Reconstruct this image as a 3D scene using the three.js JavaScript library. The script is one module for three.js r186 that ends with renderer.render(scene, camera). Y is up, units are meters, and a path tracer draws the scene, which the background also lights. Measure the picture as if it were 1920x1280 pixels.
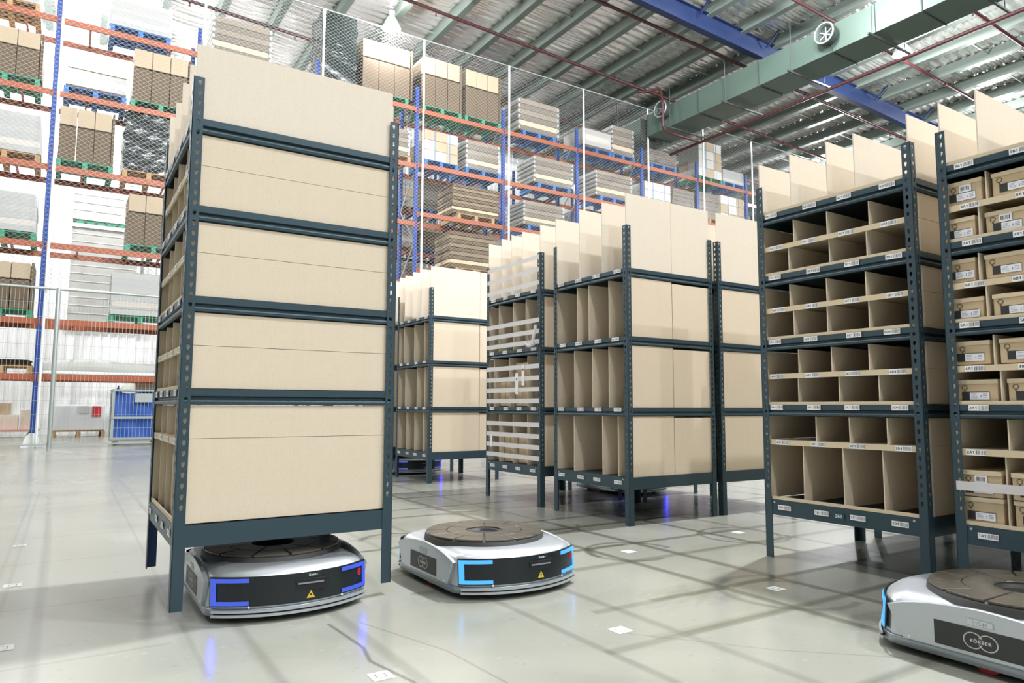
import * as THREE from 'three';
import { mergeGeometries } from 'three/addons/utils/BufferGeometryUtils.js';
import { RectAreaLightUniformsLib } from 'three/addons/lights/RectAreaLightUniformsLib.js';
import { RoundedBoxGeometry } from 'three/addons/geometries/RoundedBoxGeometry.js';

// ---------------------------------------------------------------- camera, light, exposure
const scene = new THREE.Scene();
const camera = new THREE.PerspectiveCamera(51.8, 1.5, 0.05, 200);
camera.position.set(0, 0.9, 0);
camera.rotation.order = 'YXZ';
camera.rotation.set(0.09245, -0.5678, 0.00302);
scene.add(camera);
const renderer = new THREE.WebGLRenderer();
renderer.toneMapping = THREE.LinearToneMapping;
renderer.toneMappingExposure = 0.30;
renderer.shadowMap.enabled = true;
RectAreaLightUniformsLib.init();
scene.background = new THREE.Color(0x20242a);
const LAMP_Y = 11.75, LAMP_CD = 330;
// high-bay lamps: [x, z]; the first three hang in view, the rest of the grid hangs above and behind the camera
const LAMPS = [[-0.1, -23.3, 2, 11.45], [7.45, -18.2, .55], [20.8, -10.8, 1, 11.5], [0, -11, .55], [7.4, -11, .75], [-7, -11, .9], [-7, -23.3, 1.4], [0, -4, .15], [7.2, -4, 4.5], [14.4, -4, 1], [21, -4, .6], [.6, 3, .8], [7.2, 3, 1.5], [14.4, 3, .6], [0, 10, 1], [7.2, 10, 1.6], [28, -18, 1.2, 11.2], [27.8, -11.4, 1, 10.9], [14.6, -10.3, .6]];

// ---------------------------------------------------------------- helpers
let seed = 12345;
const rnd = () => { seed = (seed + 0x6D2B79F5) | 0; let t = Math.imul(seed ^ (seed >>> 15), 1 | seed); t = (t + Math.imul(t ^ (t >>> 7), 61 | t)) ^ t; return ((t ^ (t >>> 14)) >>> 0) / 4294967296; };
const rr = (a, b) => a + (b - a) * rnd();
const used = {};
function numbered(n) { const k = used[n] = (used[n] ?? -1) + 1; return k ? n + '_' + String(k).padStart(3, '0') : n; }
function sh(m) { m.castShadow = true; m.receiveShadow = true; return m; }
function thing(name, label, category, pos = [0, 0, 0], group, turn = 0) {
  const o = new THREE.Group(); o.name = numbered(name); o.position.set(...pos); o.rotation.y = turn;
  o.userData = { label, category }; if (group) o.userData.group = group;
  scene.add(o); return o;
}
function structure(name, label) { const o = new THREE.Group(); o.name = name; o.userData = { kind: 'structure', label, category: name.split('_')[0] }; scene.add(o); return o; }
function part(parent, name, geo, m, x = 0, y = 0, z = 0, rx = 0, ry = 0, rz = 0) {
  const o = sh(new THREE.Mesh(geo, m)); o.name = name; o.position.set(x, y, z); o.rotation.set(rx, ry, rz); parent.add(o); return o;
}
const geoCache = new Map();
const cached = (k, f) => { if (!geoCache.has(k)) geoCache.set(k, f()); return geoCache.get(k); };
// box with uv in metres
function bx(w, h, d) {
  w = +w.toFixed(3); h = +h.toFixed(3); d = +d.toFixed(4);
  return cached(`b${w},${h},${d}`, () => {
    const g = new THREE.BoxGeometry(w, h, d), u = g.attributes.uv, s = [[d, h], [d, h], [w, d], [w, d], [w, h], [w, h]];
    for (let i = 0; i < 24; i++) { const f = s[i >> 2]; u.setXY(i, u.getX(i) * f[0], u.getY(i) * f[1]); }
    return g;
  });
}
const rbx = (w, h, d, r = 0.01) => cached(`r${w.toFixed(3)},${h.toFixed(3)},${d.toFixed(3)},${r}`, () => new RoundedBoxGeometry(w, h, d, 2, r));
const moved = (g, x, y, z, rx = 0, ry = 0, rz = 0) => { const c = g.clone(); c.applyMatrix4(new THREE.Matrix4().makeRotationFromEuler(new THREE.Euler(rx, ry, rz)).setPosition(x, y, z)); return c; };
const merge = gs => mergeGeometries(gs.map(g => { g = g.index ? g.toNonIndexed() : g; for (const k of Object.keys(g.attributes)) if (!['position', 'normal', 'uv'].includes(k)) g.deleteAttribute(k); return g; }));
const cyl = (r, h, n = 16, r2 = r) => cached(`c${r},${h},${n},${r2}`, () => new THREE.CylinderGeometry(r2, r, h, n));
function extrude(pts, depth, holes = []) {
  const s = new THREE.Shape(pts.map(p => new THREE.Vector2(...p)));
  for (const h of holes) s.holes.push(new THREE.Path(h.map(p => new THREE.Vector2(...p))));
  return new THREE.ExtrudeGeometry(s, { depth, bevelEnabled: false, steps: 1 });
}
// profile (outward o, y) extruded along a length, centred, outward = +x
const profile = (pts, len) => { const g = extrude(pts, len); g.translate(0, 0, -len / 2); return g; };

function canvas(w, h, draw) { const c = document.createElement('canvas'); c.width = w; c.height = h; draw(c.getContext('2d'), w, h); return c; }
function ctex(c, srgb = true, wrap = false) { const t = new THREE.CanvasTexture(c); if (srgb) t.colorSpace = THREE.SRGBColorSpace; t.magFilter = THREE.LinearFilter; if (wrap) t.wrapS = t.wrapT = THREE.RepeatWrapping; return t; }
const M = (color, roughness = 0.7, metalness = 0, extra = {}) => new THREE.MeshStandardMaterial({ color, roughness, metalness, ...extra });
const P = (o) => new THREE.MeshPhysicalMaterial(o);

// ---------------------------------------------------------------- textures and materials
const cardTex = ctex(canvas(256, 256, (c, w, h) => {
  c.fillStyle = '#f4f2ee'; c.fillRect(0, 0, w, h);
  for (let x = 0; x < w; x += 4) { c.fillStyle = `rgba(${rnd() < .5 ? '120,96,70' : '255,252,246'},${rr(0, .025)})`; c.fillRect(x, 0, 2, h); }
  for (let i = 0; i < 2600; i++) { c.fillStyle = `rgba(120,95,70,${rr(.01, .08)})`; c.fillRect(rnd() * w, rnd() * h, rr(1, 2), rr(1, 5)); }
}), true, true);
cardTex.repeat.set(3, 3);
const card = (c) => M(c, 0.85, 0, { map: cardTex });
const MAT = {
  card: card('#ecdfcb'), cardPale: card('#f1e8da'), cardEdge: card('#e6d6ba'), cardBrown: card('#6b5c4a'), cardDull: card('#8a7a64'), carton: card('#d8c3a3'), cardMid: card('#bcab92'), cartonWhite: M('#c6c7c2', 0.7),
  slate: M('#334852', 0.42, 0.25), slateDark: M('#2c3a41', 0.5, 0.2), orange: M('#9c5231', 0.5, 0.05), rackBlue: M('#123f8e', 0.45, 0.05), galv: M('#aeb6b2', 0.4, 0.6),
  white: M('#eceeec', 0.55), wall: M('#eef0ef', 0.6), wallGrey: M('#858785', 0.7), green: M('#2f8a68', 0.6), blue: M('#1f67ad', 0.5), wood: M('#b79468', 0.8, 0, { map: cardTex }),
  purlin: M('#606b64', 0.5, 0.15), rafter: M('#0f2247', 0.45, 0.1), foil: M('#f6f4f0', 0.2, 0.7), red: M('#3f1c1e', 0.45), duct: M('#54665d', 0.42, 0.3), ductDark: M('#3a4340', 0.6),
  black: M('#23292c', 0.35), rubber: M('#16181a', 0.7), silver: M('#c3c9ce', 0.3, 0.6), silverDark: M('#9aa3aa', 0.32, 0.6), panel: M('#1d2326', 0.3, 0.1),
  pad: M('#4b463d', 0.3, 0.05), padBase: M('#2f312f', 0.6), purple: M('#8f7fae', 0.6), pink: M('#d9a49a', 0.6), ink: M('#2b2e30', 0.6), paper: M('#eef0f4', 0.5), yellow: M('#e2c23a', 0.5), redPlastic: M('#b8242a', 0.4),
  tape: P({ color: '#f1eff0', roughness: 0.35, transparent: true, opacity: 0.72, side: THREE.DoubleSide }),
  wrap: P({ color: '#d8dddd', roughness: 0.2, transparent: true, opacity: 0.13, side: THREE.DoubleSide }),
  wrapWhite: P({ color: '#e4e8e8', roughness: 0.2, transparent: true, opacity: 0.5, side: THREE.DoubleSide }),
  wrapBlack: P({ color: '#1c2524', roughness: 0.18, clearcoat: 0.6 }),
  bagBlue: M('#1d4f9f', 0.6), grey: M('#b5b6b0', 0.75), net: M('#a8adaa', 0.5, 0.2),
};
MAT.led = M('#0b2a66', 0.3, 0, { emissive: new THREE.Color(.09, .5, 1), emissiveIntensity: 3.6 });
MAT.ledDeep = M('#14206e', 0.3, 0, { emissive: new THREE.Color(.1, .19, 1), emissiveIntensity: 2 });
MAT.lampFace = M('#ffffff', 0.4, 0, { emissive: new THREE.Color('#fff8ea'), emissiveIntensity: 14 });

// label atlas: rows 1..9, columns A..D
const labelTex = ctex(canvas(1024, 1024, (c) => {
  c.fillStyle = '#f2f3f5'; c.fillRect(0, 0, 1024, 1024);
  for (let r = 0; r < 9; r++) for (let k = 0; k < 4; k++) {
    const x = k * 256, y = r * 100; c.fillStyle = '#15181c'; c.font = 'bold 58px sans-serif'; c.textBaseline = 'middle';
    c.fillText((r + 1) + 'ABCD'[k] + '1', x + 10, y + 48);
    let bxx = x + 124; while (bxx < x + 246) { const w = 2 + Math.floor(rnd() * 6); c.fillRect(bxx, y + 16, w, 62); bxx += w + 3 + Math.floor(rnd() * 6); }
  }
}));
MAT.label = M('#ffffff', 0.5, 0, { map: labelTex });
function labelGeo(row, col) {
  return cached(`lab${row},${col}`, () => {
    const g = new THREE.PlaneGeometry(0.088, 0.028), u = g.attributes.uv;
    for (let i = 0; i < 4; i++) u.setXY(i, (col * 256 + 2 + u.getX(i) * 252) / 1024, 1 - ((row - 1) * 100 + 2 + (1 - u.getY(i)) * 92) / 1024);
    return g;
  });
}
const decal = (w, h, draw, opt = {}) => M('#ffffff', 0.45, 0, { map: ctex(canvas(w, h, draw)), ...opt });
MAT.emblem = decal(512, 160, (c) => {
  c.fillStyle = '#303334'; c.fillRect(0, 0, 512, 160); c.strokeStyle = '#c9c7c2'; c.lineWidth = 7;
  c.beginPath(); c.arc(216, 80, 50, 0, 7); c.stroke(); c.beginPath(); c.arc(296, 80, 50, 0, 7); c.stroke();
  c.fillStyle = '#303334'; c.fillRect(190, 62, 132, 36); c.fillStyle = '#dedcd8'; c.font = 'bold 30px sans-serif'; c.textAlign = 'center'; c.textBaseline = 'middle'; c.fillText('KÖRBER', 256, 81);
});
MAT.number = decal(256, 80, (c) => {
  c.fillStyle = '#ccd1d5'; c.fillRect(0, 0, 256, 80); c.strokeStyle = '#7d868c'; c.lineWidth = 4; c.beginPath(); c.roundRect(6, 6, 244, 68, 14); c.stroke();
  c.fillStyle = '#6f787e'; c.font = '54px sans-serif'; c.textAlign = 'center'; c.textBaseline = 'middle'; c.fillText('91546', 128, 43);
});
MAT.maker = decal(256, 64, (c) => { c.fillStyle = '#1d2326'; c.fillRect(0, 0, 256, 64); c.fillStyle = '#f2f4f5'; c.font = 'bold 50px sans-serif'; c.textAlign = 'center'; c.textBaseline = 'middle'; c.fillText('Geek+', 128, 33); });
MAT.podNumber = decal(128, 64, (c) => { c.fillStyle = '#2f4550'; c.fillRect(0, 0, 128, 64); c.fillStyle = '#bfe3f2'; c.font = 'bold 46px sans-serif'; c.textAlign = 'center'; c.textBaseline = 'middle'; c.fillText('266', 64, 33); });
MAT.barcode = decal(128, 96, (c) => { c.fillStyle = '#f1f2f6'; c.fillRect(0, 0, 128, 96); c.fillStyle = '#1a1c20'; let x = 16; while (x < 110) { const w = 2 + Math.floor(rnd() * 7); c.fillRect(x, 30, w, 46); x += w + 3 + Math.floor(rnd() * 5); } });
MAT.slip = decal(256, 80, (c) => { c.fillStyle = '#eceef4'; c.fillRect(0, 0, 256, 80); c.fillStyle = '#9aa0b4'; for (let i = 0; i < 4; i++) c.fillRect(18, 14 + i * 14, rr(60, 110), 5); c.fillStyle = '#6a7086'; c.fillRect(140, 30, 10, 26); for (let i = 0; i < 3; i++) c.fillRect(170, 18 + i * 16, 60, 5); });
MAT.marker = decal(128, 128, (c) => { c.fillStyle = '#f0f1ee'; c.fillRect(0, 0, 128, 128); c.strokeStyle = '#5c5e58'; c.lineWidth = 7; c.strokeRect(36, 36, 56, 56); });
MAT.markerWorn = MAT.marker.clone(); MAT.markerWorn.color.set('#b4b6ae');
MAT.warn = decal(64, 64, (c) => { c.fillStyle = '#e2c23a'; c.fillRect(0, 0, 64, 64); c.fillStyle = '#30280c'; c.beginPath(); c.arc(32, 40, 8, 0, 7); c.fill(); });

// concrete
function concrete(c, w, h, k) {
  c.fillStyle = '#94968c'; c.fillRect(0, 0, w, h);
  for (let i = 0; i < 700 * k; i++) {
    const x = rnd() * w, y = rnd() * h, r = rr(10, 120), a = rr(.02, .09), tone = rnd() < .5 ? '108,108,96' : '190,190,180';
    c.save(); c.translate(x, y); c.rotate(rnd() * 3); c.scale(1, rr(.15, .8)); const g = c.createRadialGradient(0, 0, 0, 0, 0, r);
    g.addColorStop(0, `rgba(${tone},${a * 2})`); g.addColorStop(.7, `rgba(${tone},${a})`); g.addColorStop(1, `rgba(${tone},0)`); c.fillStyle = g; c.fillRect(-r, -r, 2 * r, 2 * r); c.restore();
  }
  for (let i = 0; i < 14000 * k; i++) { c.fillStyle = `rgba(${rnd() < .6 ? '90,89,78' : '222,222,214'},${rr(.04, .2)})`; c.fillRect(rnd() * w, rnd() * h, rr(1, 4), rr(1, 2)); }
  for (let i = 0; i < 90 * k; i++) { c.strokeStyle = `rgba(100,100,90,${rr(.04, .16)})`; c.lineWidth = rr(.6, 1.6); const x = rnd() * w, y = rnd() * h, a = rnd() * 6.3, l = rr(10, 120); c.beginPath(); c.moveTo(x, y); c.quadraticCurveTo(x + Math.cos(a) * l * .5 + rr(-8, 8), y + Math.sin(a) * l * .5, x + Math.cos(a) * l, y + Math.sin(a) * l); c.stroke(); }
}
const FX0 = -4, FZ0 = -10, FS = 12;
const floorNear = ctex(canvas(2048, 2048, (c, w, h) => {
  concrete(c, w, h, 1);
  const px = x => (x - FX0) / FS * w, pz = z => (z - FZ0) / FS * h, m = w / FS;
  const track = (pts, wd, a) => { for (let q = 0; q < 3; q++) { c.strokeStyle = `rgba(58,58,48,${a / 2.4})`; c.lineWidth = wd * m * (1 - q * .22); c.beginPath(); pts.forEach((p, i) => i ? c.lineTo(px(p[0]), pz(p[1])) : c.moveTo(px(p[0]), pz(p[1]))); c.stroke(); } };
  // wheel tracks: pairs along the marker grid
  for (let k = -3; k < 6; k++) for (const s of [-.2, .2]) {
    const X = 1.955 + 1.1 * k + s, n = k >= 1 ? 1 : .3;
    for (let q = 0; q < 3; q++) { const z0 = rr(-10, -4), z1 = rr(-2.6, -.4); track([[X + rr(-.03, .03), z0], [X + rr(-.02, .02), (z0 + z1) / 2], [X + rr(-.03, .03), z1]], rr(.04, .07), rr(.10, .28) * n); }
  }
  for (let k = 0; k < 9; k++) for (const s of [-.2, .2]) {
    const Z = -1.18 - 1.1 * k + s;
    for (let q = 0; q < 3; q++) { const x0 = rr(1.2, 2.6), x1 = rr(4.5, 8), n = k > 0 ? 1 : .5; track([[x0, Z + rr(-.03, .03)], [(x0 + x1) / 2, Z + rr(-.02, .02)], [x1, Z + rr(-.03, .03)]], rr(.04, .07), rr(.10, .28) * n); }
  }
  const arc = (x, z, r, a0, a1, wd, a) => { for (let q = 0; q < 3; q++) { c.strokeStyle = `rgba(54,54,44,${a / 2.2})`; c.lineWidth = wd * m * (1 - q * .25); c.beginPath(); c.arc(px(x), pz(z), r * m, a0, a1); c.stroke(); } };
  for (const [x, z] of [[3.05, -3.38], [3.05, -2.28], [1.95, -4.5], [3.05, -4.5], [3.05, -5.6], [4.16, -3.4], [1.95, -3.35], [3.05, -1.2]]) for (let q = 0; q < 2; q++) { const a0 = rnd() * 6; arc(x + rr(-.04, .04), z + rr(-.04, .04), rr(.2, .33), a0, a0 + rr(2, 5.5), rr(.04, .07), rr(.16, .34)); }
  // dark scuff where robots turn
  for (let i = 0; i < 60; i++) { const a = rnd() * 6.3, r = rr(.02, .3); c.save(); c.translate(px(2.72 + Math.cos(a) * r * 1.3), pz(-2.5 + Math.sin(a) * r * .6)); c.rotate(-.35 + rr(-.2, .2)); c.fillStyle = `rgba(70,70,60,${rr(.02, .06)})`; c.beginPath(); c.ellipse(0, 0, rr(.06, .2) * m, rr(.015, .05) * m, 0, 0, 7); c.fill(); c.restore(); }
  // cracks and saw lines
  const line = (pts, wd, a) => { c.strokeStyle = `rgba(70,68,58,${a})`; c.lineWidth = wd * m; c.beginPath(); pts.forEach((p, i) => i ? c.lineTo(px(p[0]), pz(p[1])) : c.moveTo(px(p[0]), pz(p[1]))); c.stroke(); };
  line([[.98, -2.95], [1.0, -2.6], [.97, -2.45], [1.02, -2.2], [1.0, -1.6]], .014, .5); line([[1.1, -2.9], [1.25, -2.4], [1.3, -1.7]], .006, .4); line([[1.95, -2.2], [2.3, -1.75], [2.9, -1.2]], .006, .3);
  for (let i = 0; i < 7; i++) { const z = -3 - i * .95; line([[-4, z + rr(-.05, .05)], [.4, z + rr(-.1, .1)]], .018, .12); }
  for (const x of [-.2, -.15, .5, -1.1]) line([[x, -9], [x + rr(-.05, .05), -2.6]], .02, .10);
}));
const floorFar = ctex(canvas(1024, 1024, (c, w, h) => { concrete(c, w, h, .5); for (let i = 0; i < 22; i++) { c.fillStyle = `rgba(80,80,70,${rr(.05, .16)})`; const t = rr(3, 7); rnd() < .5 ? c.fillRect(0, rnd() * h, w, t) : c.fillRect(rnd() * w, 0, t, h); } }));
const roughTex = ctex(canvas(512, 512, (c, w, h) => { c.fillStyle = 'rgb(0,150,0)'; c.fillRect(0, 0, w, h); for (let i = 0; i < 500; i++) { const r = rr(4, 50), v = rnd() < .5 ? 100 : 215; c.save(); c.translate(rnd() * w, rnd() * h); c.rotate(rnd() * 3); c.scale(1, rr(.2, .8)); c.fillStyle = `rgba(0,${v},0,${rr(.03, .12)})`; c.beginPath(); c.arc(0, 0, r, 0, 7); c.fill(); c.restore(); } }), false);
MAT.floorNear = M('#ffffff', 0.36, 0, { map: floorNear, roughnessMap: roughTex });
MAT.floorFar = M('#ffffff', 0.36, 0, { map: floorFar, roughnessMap: roughTex });

// ---------------------------------------------------------------- room shell
const X0 = -16, X1 = 44, ZB = -26.6, ZF = 14, ROOF = 13.2, SLOPE = 0.04;
{
  const floor = structure('floor', 'polished grey concrete floor with dark wheel tracks');
  const slab = cached('slab', () => new THREE.BoxGeometry(FS - .006, .25, FS - .006));
  for (let i = -1; i < 4; i++) for (let j = -2; j < 2; j++) {
    const near = i === 0 && j === 0;
    part(floor, 'concrete_slab', slab, near ? MAT.floorNear : MAT.floorFar, FX0 + FS * (i + .5), -.125, FZ0 + FS * (j + .5));
  }
  part(floor, 'subfloor', bx(64, .2, 52), MAT.ductDark, 14, -.36, -7);
}
{
  const wb = structure('wall_back', 'white ribbed metal cladding wall behind the pallet racks');
  const pts = []; const t = .006;
  for (let k = 0; k < 4; k++) { const o = k * .25; pts.push([o, 0], [o + .17, 0], [o + .19, .035], [o + .23, .035], [o + .25, 0]); }
  const up = pts.map(p => [p[0], p[1]]), dn = pts.map(p => [p[0], p[1] - t]).reverse();
  const sheet = extrude([...up, ...dn], 14); sheet.rotateX(-Math.PI / 2); // z(depth)->y, y->-z... face toward +z
  sheet.scale(1, 1, -1); sheet.index === null;
  { const p = sheet.attributes.position, n = p.count; for (let i = 0; i < n; i += 3) { for (const at of [sheet.attributes.position, sheet.attributes.normal, sheet.attributes.uv]) { const s = at.itemSize, a = at.array; for (let q = 0; q < s; q++) { const v = a[(i + 1) * s + q]; a[(i + 1) * s + q] = a[(i + 2) * s + q]; a[(i + 2) * s + q] = v; } } } sheet.computeVertexNormals(); }
  for (let x = X0; x < X1; x += 1) part(wb, 'cladding_sheet', sheet, MAT.wall, x, 0, ZB + .05);
  part(wb, 'wall_core', bx(X1 - X0, 14, .2), MAT.wall, (X0 + X1) / 2, 7, ZB - .08);
  const solid = (n, l, w, h, d, x, y, z) => { const s = structure(n, l); part(s, 'wall_panel', bx(w, h, d), MAT.wallGrey, x, y, z); };
  solid('wall_left', 'grey warehouse wall on the left', .2, 14, ZF - ZB, X0 - .1, 7, (ZF + ZB) / 2);
  solid('wall_right', 'grey warehouse wall on the right', .2, 14, ZF - ZB, X1 + .1, 7, (ZF + ZB) / 2);
  solid('wall_front', 'grey warehouse wall behind the viewer', X1 - X0, 14, .2, (X0 + X1) / 2, 7, ZF + .1);
  // roller door in the back wall
  const d = structure('door_1', 'pale grey roller door panel with small vents in the white wall');
  part(d, 'curtain', bx(1.9, 3.2, .06), MAT.grey, .95, 5.05, ZB + .14);
  part(d, 'curtain', bx(1.9, 3.0, .06), MAT.grey, .95, 8.35, ZB + .14);
  for (let i = 0; i < 24; i++) part(d, 'slat', bx(1.88, .02, .02), MAT.white, .95, 3.6 + i * .26, ZB + .175);
  for (const x of [-.05, 1.95]) part(d, 'side_rail', bx(.1, 6.5, .12), MAT.white, x, 6.7, ZB + .15);
  part(d, 'cross_rail', bx(2.1, .12, .12), MAT.white, .95, 6.72, ZB + .16); part(d, 'cross_rail', bx(2.1, .12, .12), MAT.white, .95, 6.98, ZB + .16);
  for (let i = 0; i < 6; i++) part(d, 'vent', bx(.24, .12, .04), MAT.green, .2 + i * .3, 6.85, ZB + .17);
}
{
  const c = structure('ceiling', 'metal roof with silver foil insulation over grey purlins');
  const tilt = -Math.atan(SLOPE), L = ZF - ZB, ZC = (ZF + ZB) / 2, yAt = x => ROOF - SLOPE * x;
  part(c, 'roof_deck', bx(X1 - X0 + 1, .12, L + .4), MAT.wall, (X0 + X1) / 2, yAt((X0 + X1) / 2) + .32, ZC, 0, 0, tilt);
  // foil strips sagging over the safety wires between purlins
  const foil = (k) => {
    const nz = 2000, nx = 3, W = 1.5, pos = [], uv = [], idx = [], ph = k * 1.7;
    for (let i = 0; i <= nz; i++) for (let j = 0; j <= nx; j++) {
      const z = -L / 2 + L * i / nz, u = j / nx, fx = Math.sin(u * Math.PI);
      const y = -.05 * fx * (.7 + .3 * Math.sin(z * 1.3 + ph)) - .03 * Math.abs(Math.sin(z * Math.PI / .3)) - .018 * Math.sin(z * 21 + u * 5 + ph + 2 * Math.sin(z * 1.7)) - .012 * Math.sin(z * 52 + u * 7 + ph * 3 + 3 * Math.sin(z * .9 + u * 2)) * (.6 + .4 * Math.sin(z * 2.3 + u * 5)) - .012 * Math.sin(z * 7.3 + u * 9 + ph);
      pos.push((u - .5) * W, y, z); uv.push(u * W, z);
    }
    for (let i = 0; i < nz; i++) for (let j = 0; j < nx; j++) { const a = i * (nx + 1) + j, b = a + nx + 1; idx.push(a, a + 1, b, b, a + 1, b + 1); }
    const g = new THREE.BufferGeometry(); g.setAttribute('position', new THREE.Float32BufferAttribute(pos, 3)); g.setAttribute('uv', new THREE.Float32BufferAttribute(uv, 2)); g.setIndex(idx); g.computeVertexNormals(); return g;
  };
  const foils = [0, 1, 2, 3].map(foil); MAT.foil.side = THREE.DoubleSide;
  const pur = profile([[-.06, .34], [.08, .34], [.08, .31], [-.035, .31], [-.035, .025], [.12, .025], [.12, .06], [.14, .06], [.14, 0], [-.06, 0]], L);
  let q = 0;
  for (let x = X0; x <= X1; x += 1.5, q++) {
    if (x < X1 - .6) part(c, 'foil_insulation', foils[q % 4], MAT.foil, x + .75, yAt(x + .75) + .2, ZC, 0, 0, tilt);
    part(c, 'purlin', pur, MAT.purlin, x, yAt(x) - .2, ZC);
  }
  // bridging rods across the purlins
  for (const z of [-19.5, -10.2, -16.4]) for (let x = X0 + 3; x < X1 - 3; x += 3) part(c, 'bridging', cached('br', () => bx(1.42, .05, .03)), MAT.galv, x + .78, yAt(x + .78) - .02, z + (q++ % 2 ? .2 : 0), 0, 0, tilt);
  // blue rafters
  const LX = X1 - X0, I = extrude([[-.11, 0], [.11, 0], [.11, .03], [.015, .03], [.015, .57], [.11, .57], [.11, .6], [-.11, .6], [-.11, .57], [-.015, .57], [-.015, .03], [-.11, .03]], LX);
  I.translate(0, 0, -LX / 2); I.rotateY(Math.PI / 2);
  for (const z of [-13.6, -1.6, 10.4]) { const r = part(c, 'rafter', I, MAT.rafter, (X0 + X1) / 2, yAt((X0 + X1) / 2) - .74, z, 0, 0, tilt); for (let x = 12; x < 34; x += 3) part(r, 'fly_brace', bx(.05, .6, .05), MAT.rafter, x - (X0 + X1) / 2, .55, .35, .9); }
}

// ---------------------------------------------------------------- high-bay lamps
LAMPS.forEach(([x, z, wt, ly = LAMP_Y], i) => {
  const where = ['hanging over the back wall above the left rack bay', 'hanging before the brown top-level pallet stacks', 'hanging right of the square air duct'][i];
  const t = thing('high_bay_lamp', where ? 'round high-bay lamp glowing white, ' + where : 'round high-bay lamp hanging from the roof out of sight', 'lamp', [x, ly, z], i > 2 ? 'high-bay lamps out of sight' : undefined);
  const roofY = ROOF - SLOPE * x - ly;
  part(t, 'reflector', cached('refl', () => new THREE.LatheGeometry([[.09, .32], [.12, .3], [.2, .16], [.27, 0], [.265, 0], [.19, .16], [.11, .29], [.09, .29]].map(p => new THREE.Vector2(...p)), 28)), MAT.galv);
  part(t, 'lamp_face', cached('lface', () => new THREE.CylinderGeometry(.25, .25, .012, 28)), MAT.lampFace, 0, .008, 0);
  part(t, 'driver_housing', cyl(.09, .2, 16), MAT.galv, 0, .4, 0);
  part(t, 'hanger', cyl(.012, 1, 8), MAT.galv, 0, .5 + roofY / 2 - .12, 0).scale.y = Math.max(.2, roofY - .6);
  const l = new THREE.PointLight('#fcfcff', LAMP_CD * wt); l.position.set(0, -.12, 0); l.castShadow = true; l.shadow.radius = 6; t.add(l); l.name = 'lamp_light';
  const u = new THREE.PointLight('#fcfcff', LAMP_CD * wt * .42); u.position.set(0, .62, .16); u.castShadow = true; u.shadow.radius = 3; u.name = 'uplight'; t.add(u);
});

// ---------------------------------------------------------------- sprinkler pipes, air duct
const yRoof = x => ROOF - SLOPE * x;
[-8.7, -11.2, -14.35, -17.45, -21.2].forEach((z, i) => {
  const xa = X0 + 2, xb = X1 - 2, len = xb - xa, xc = (xa + xb) / 2;
  const t = thing('sprinkler_pipe', ['dark red sprinkler pipe nearest the viewer under the roof', 'dark red sprinkler pipe passing behind the glowing right lamp', 'dark red sprinkler pipe beside the blue roof beam', 'dark red sprinkler pipe with a branch dropping to the air duct', 'dark red sprinkler pipe furthest back, above the rack tops'][i], 'pipe', [xc, yRoof(xc) - .62, z], 'sprinkler pipes under the roof');
  t.rotation.z = -Math.atan(SLOPE);
  part(t, 'pipe', cached('spp', () => new THREE.CylinderGeometry(.05, .05, len, 12)), MAT.red, 0, 0, 0, 0, 0, Math.PI / 2);
  for (let x = -len / 2 + 1.5; x < len / 2; x += 3) { part(t, 'sprinkler_head', cached('sph', () => merge([moved(new THREE.CylinderGeometry(.02, .02, .1, 8), 0, -.09, 0), moved(new THREE.CylinderGeometry(.035, .035, .008, 10), 0, -.15, 0)])), MAT.red, x, 0, 0); part(t, 'clamp', cached('spc', () => new THREE.CylinderGeometry(.065, .065, .06, 12)), MAT.red, x + .7, 0, 0, 0, 0, Math.PI / 2); }
});
{
  const curve = new THREE.CatmullRomCurve3([[16.3, 11.79, -17.45], [16.5, 11.78, -17.35], [16.6, 11.7, -16.75], [16.6, 11.2, -16.6], [16.6, 10.35, -16.6], [16.72, 10.18, -16.6], [17.3, 10.15, -16.6], [18.28, 10.15, -16.6]].map(p => new THREE.Vector3(...p)), false, 'catmullrom', .1);
  const t = thing('branch_pipe', 'dark red branch pipe dropping down and bending under the air duct', 'pipe', [0, 0, 0]);
  part(t, 'pipe', new THREE.TubeGeometry(curve, 60, .05, 10), MAT.red);
  const m = thing('main_pipe', 'long dark red pipe running below the square air duct', 'pipe', [18.35, 10.12, -2.5]);
  part(m, 'pipe', new THREE.CylinderGeometry(.05, .05, 31, 12), MAT.red, 0, 0, 0, Math.PI / 2);
  for (let z = -13; z < 15; z += 3) part(m, 'clamp', cyl(.062, .07, 12), MAT.red, 0, 0, z, Math.PI / 2);
}
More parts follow.
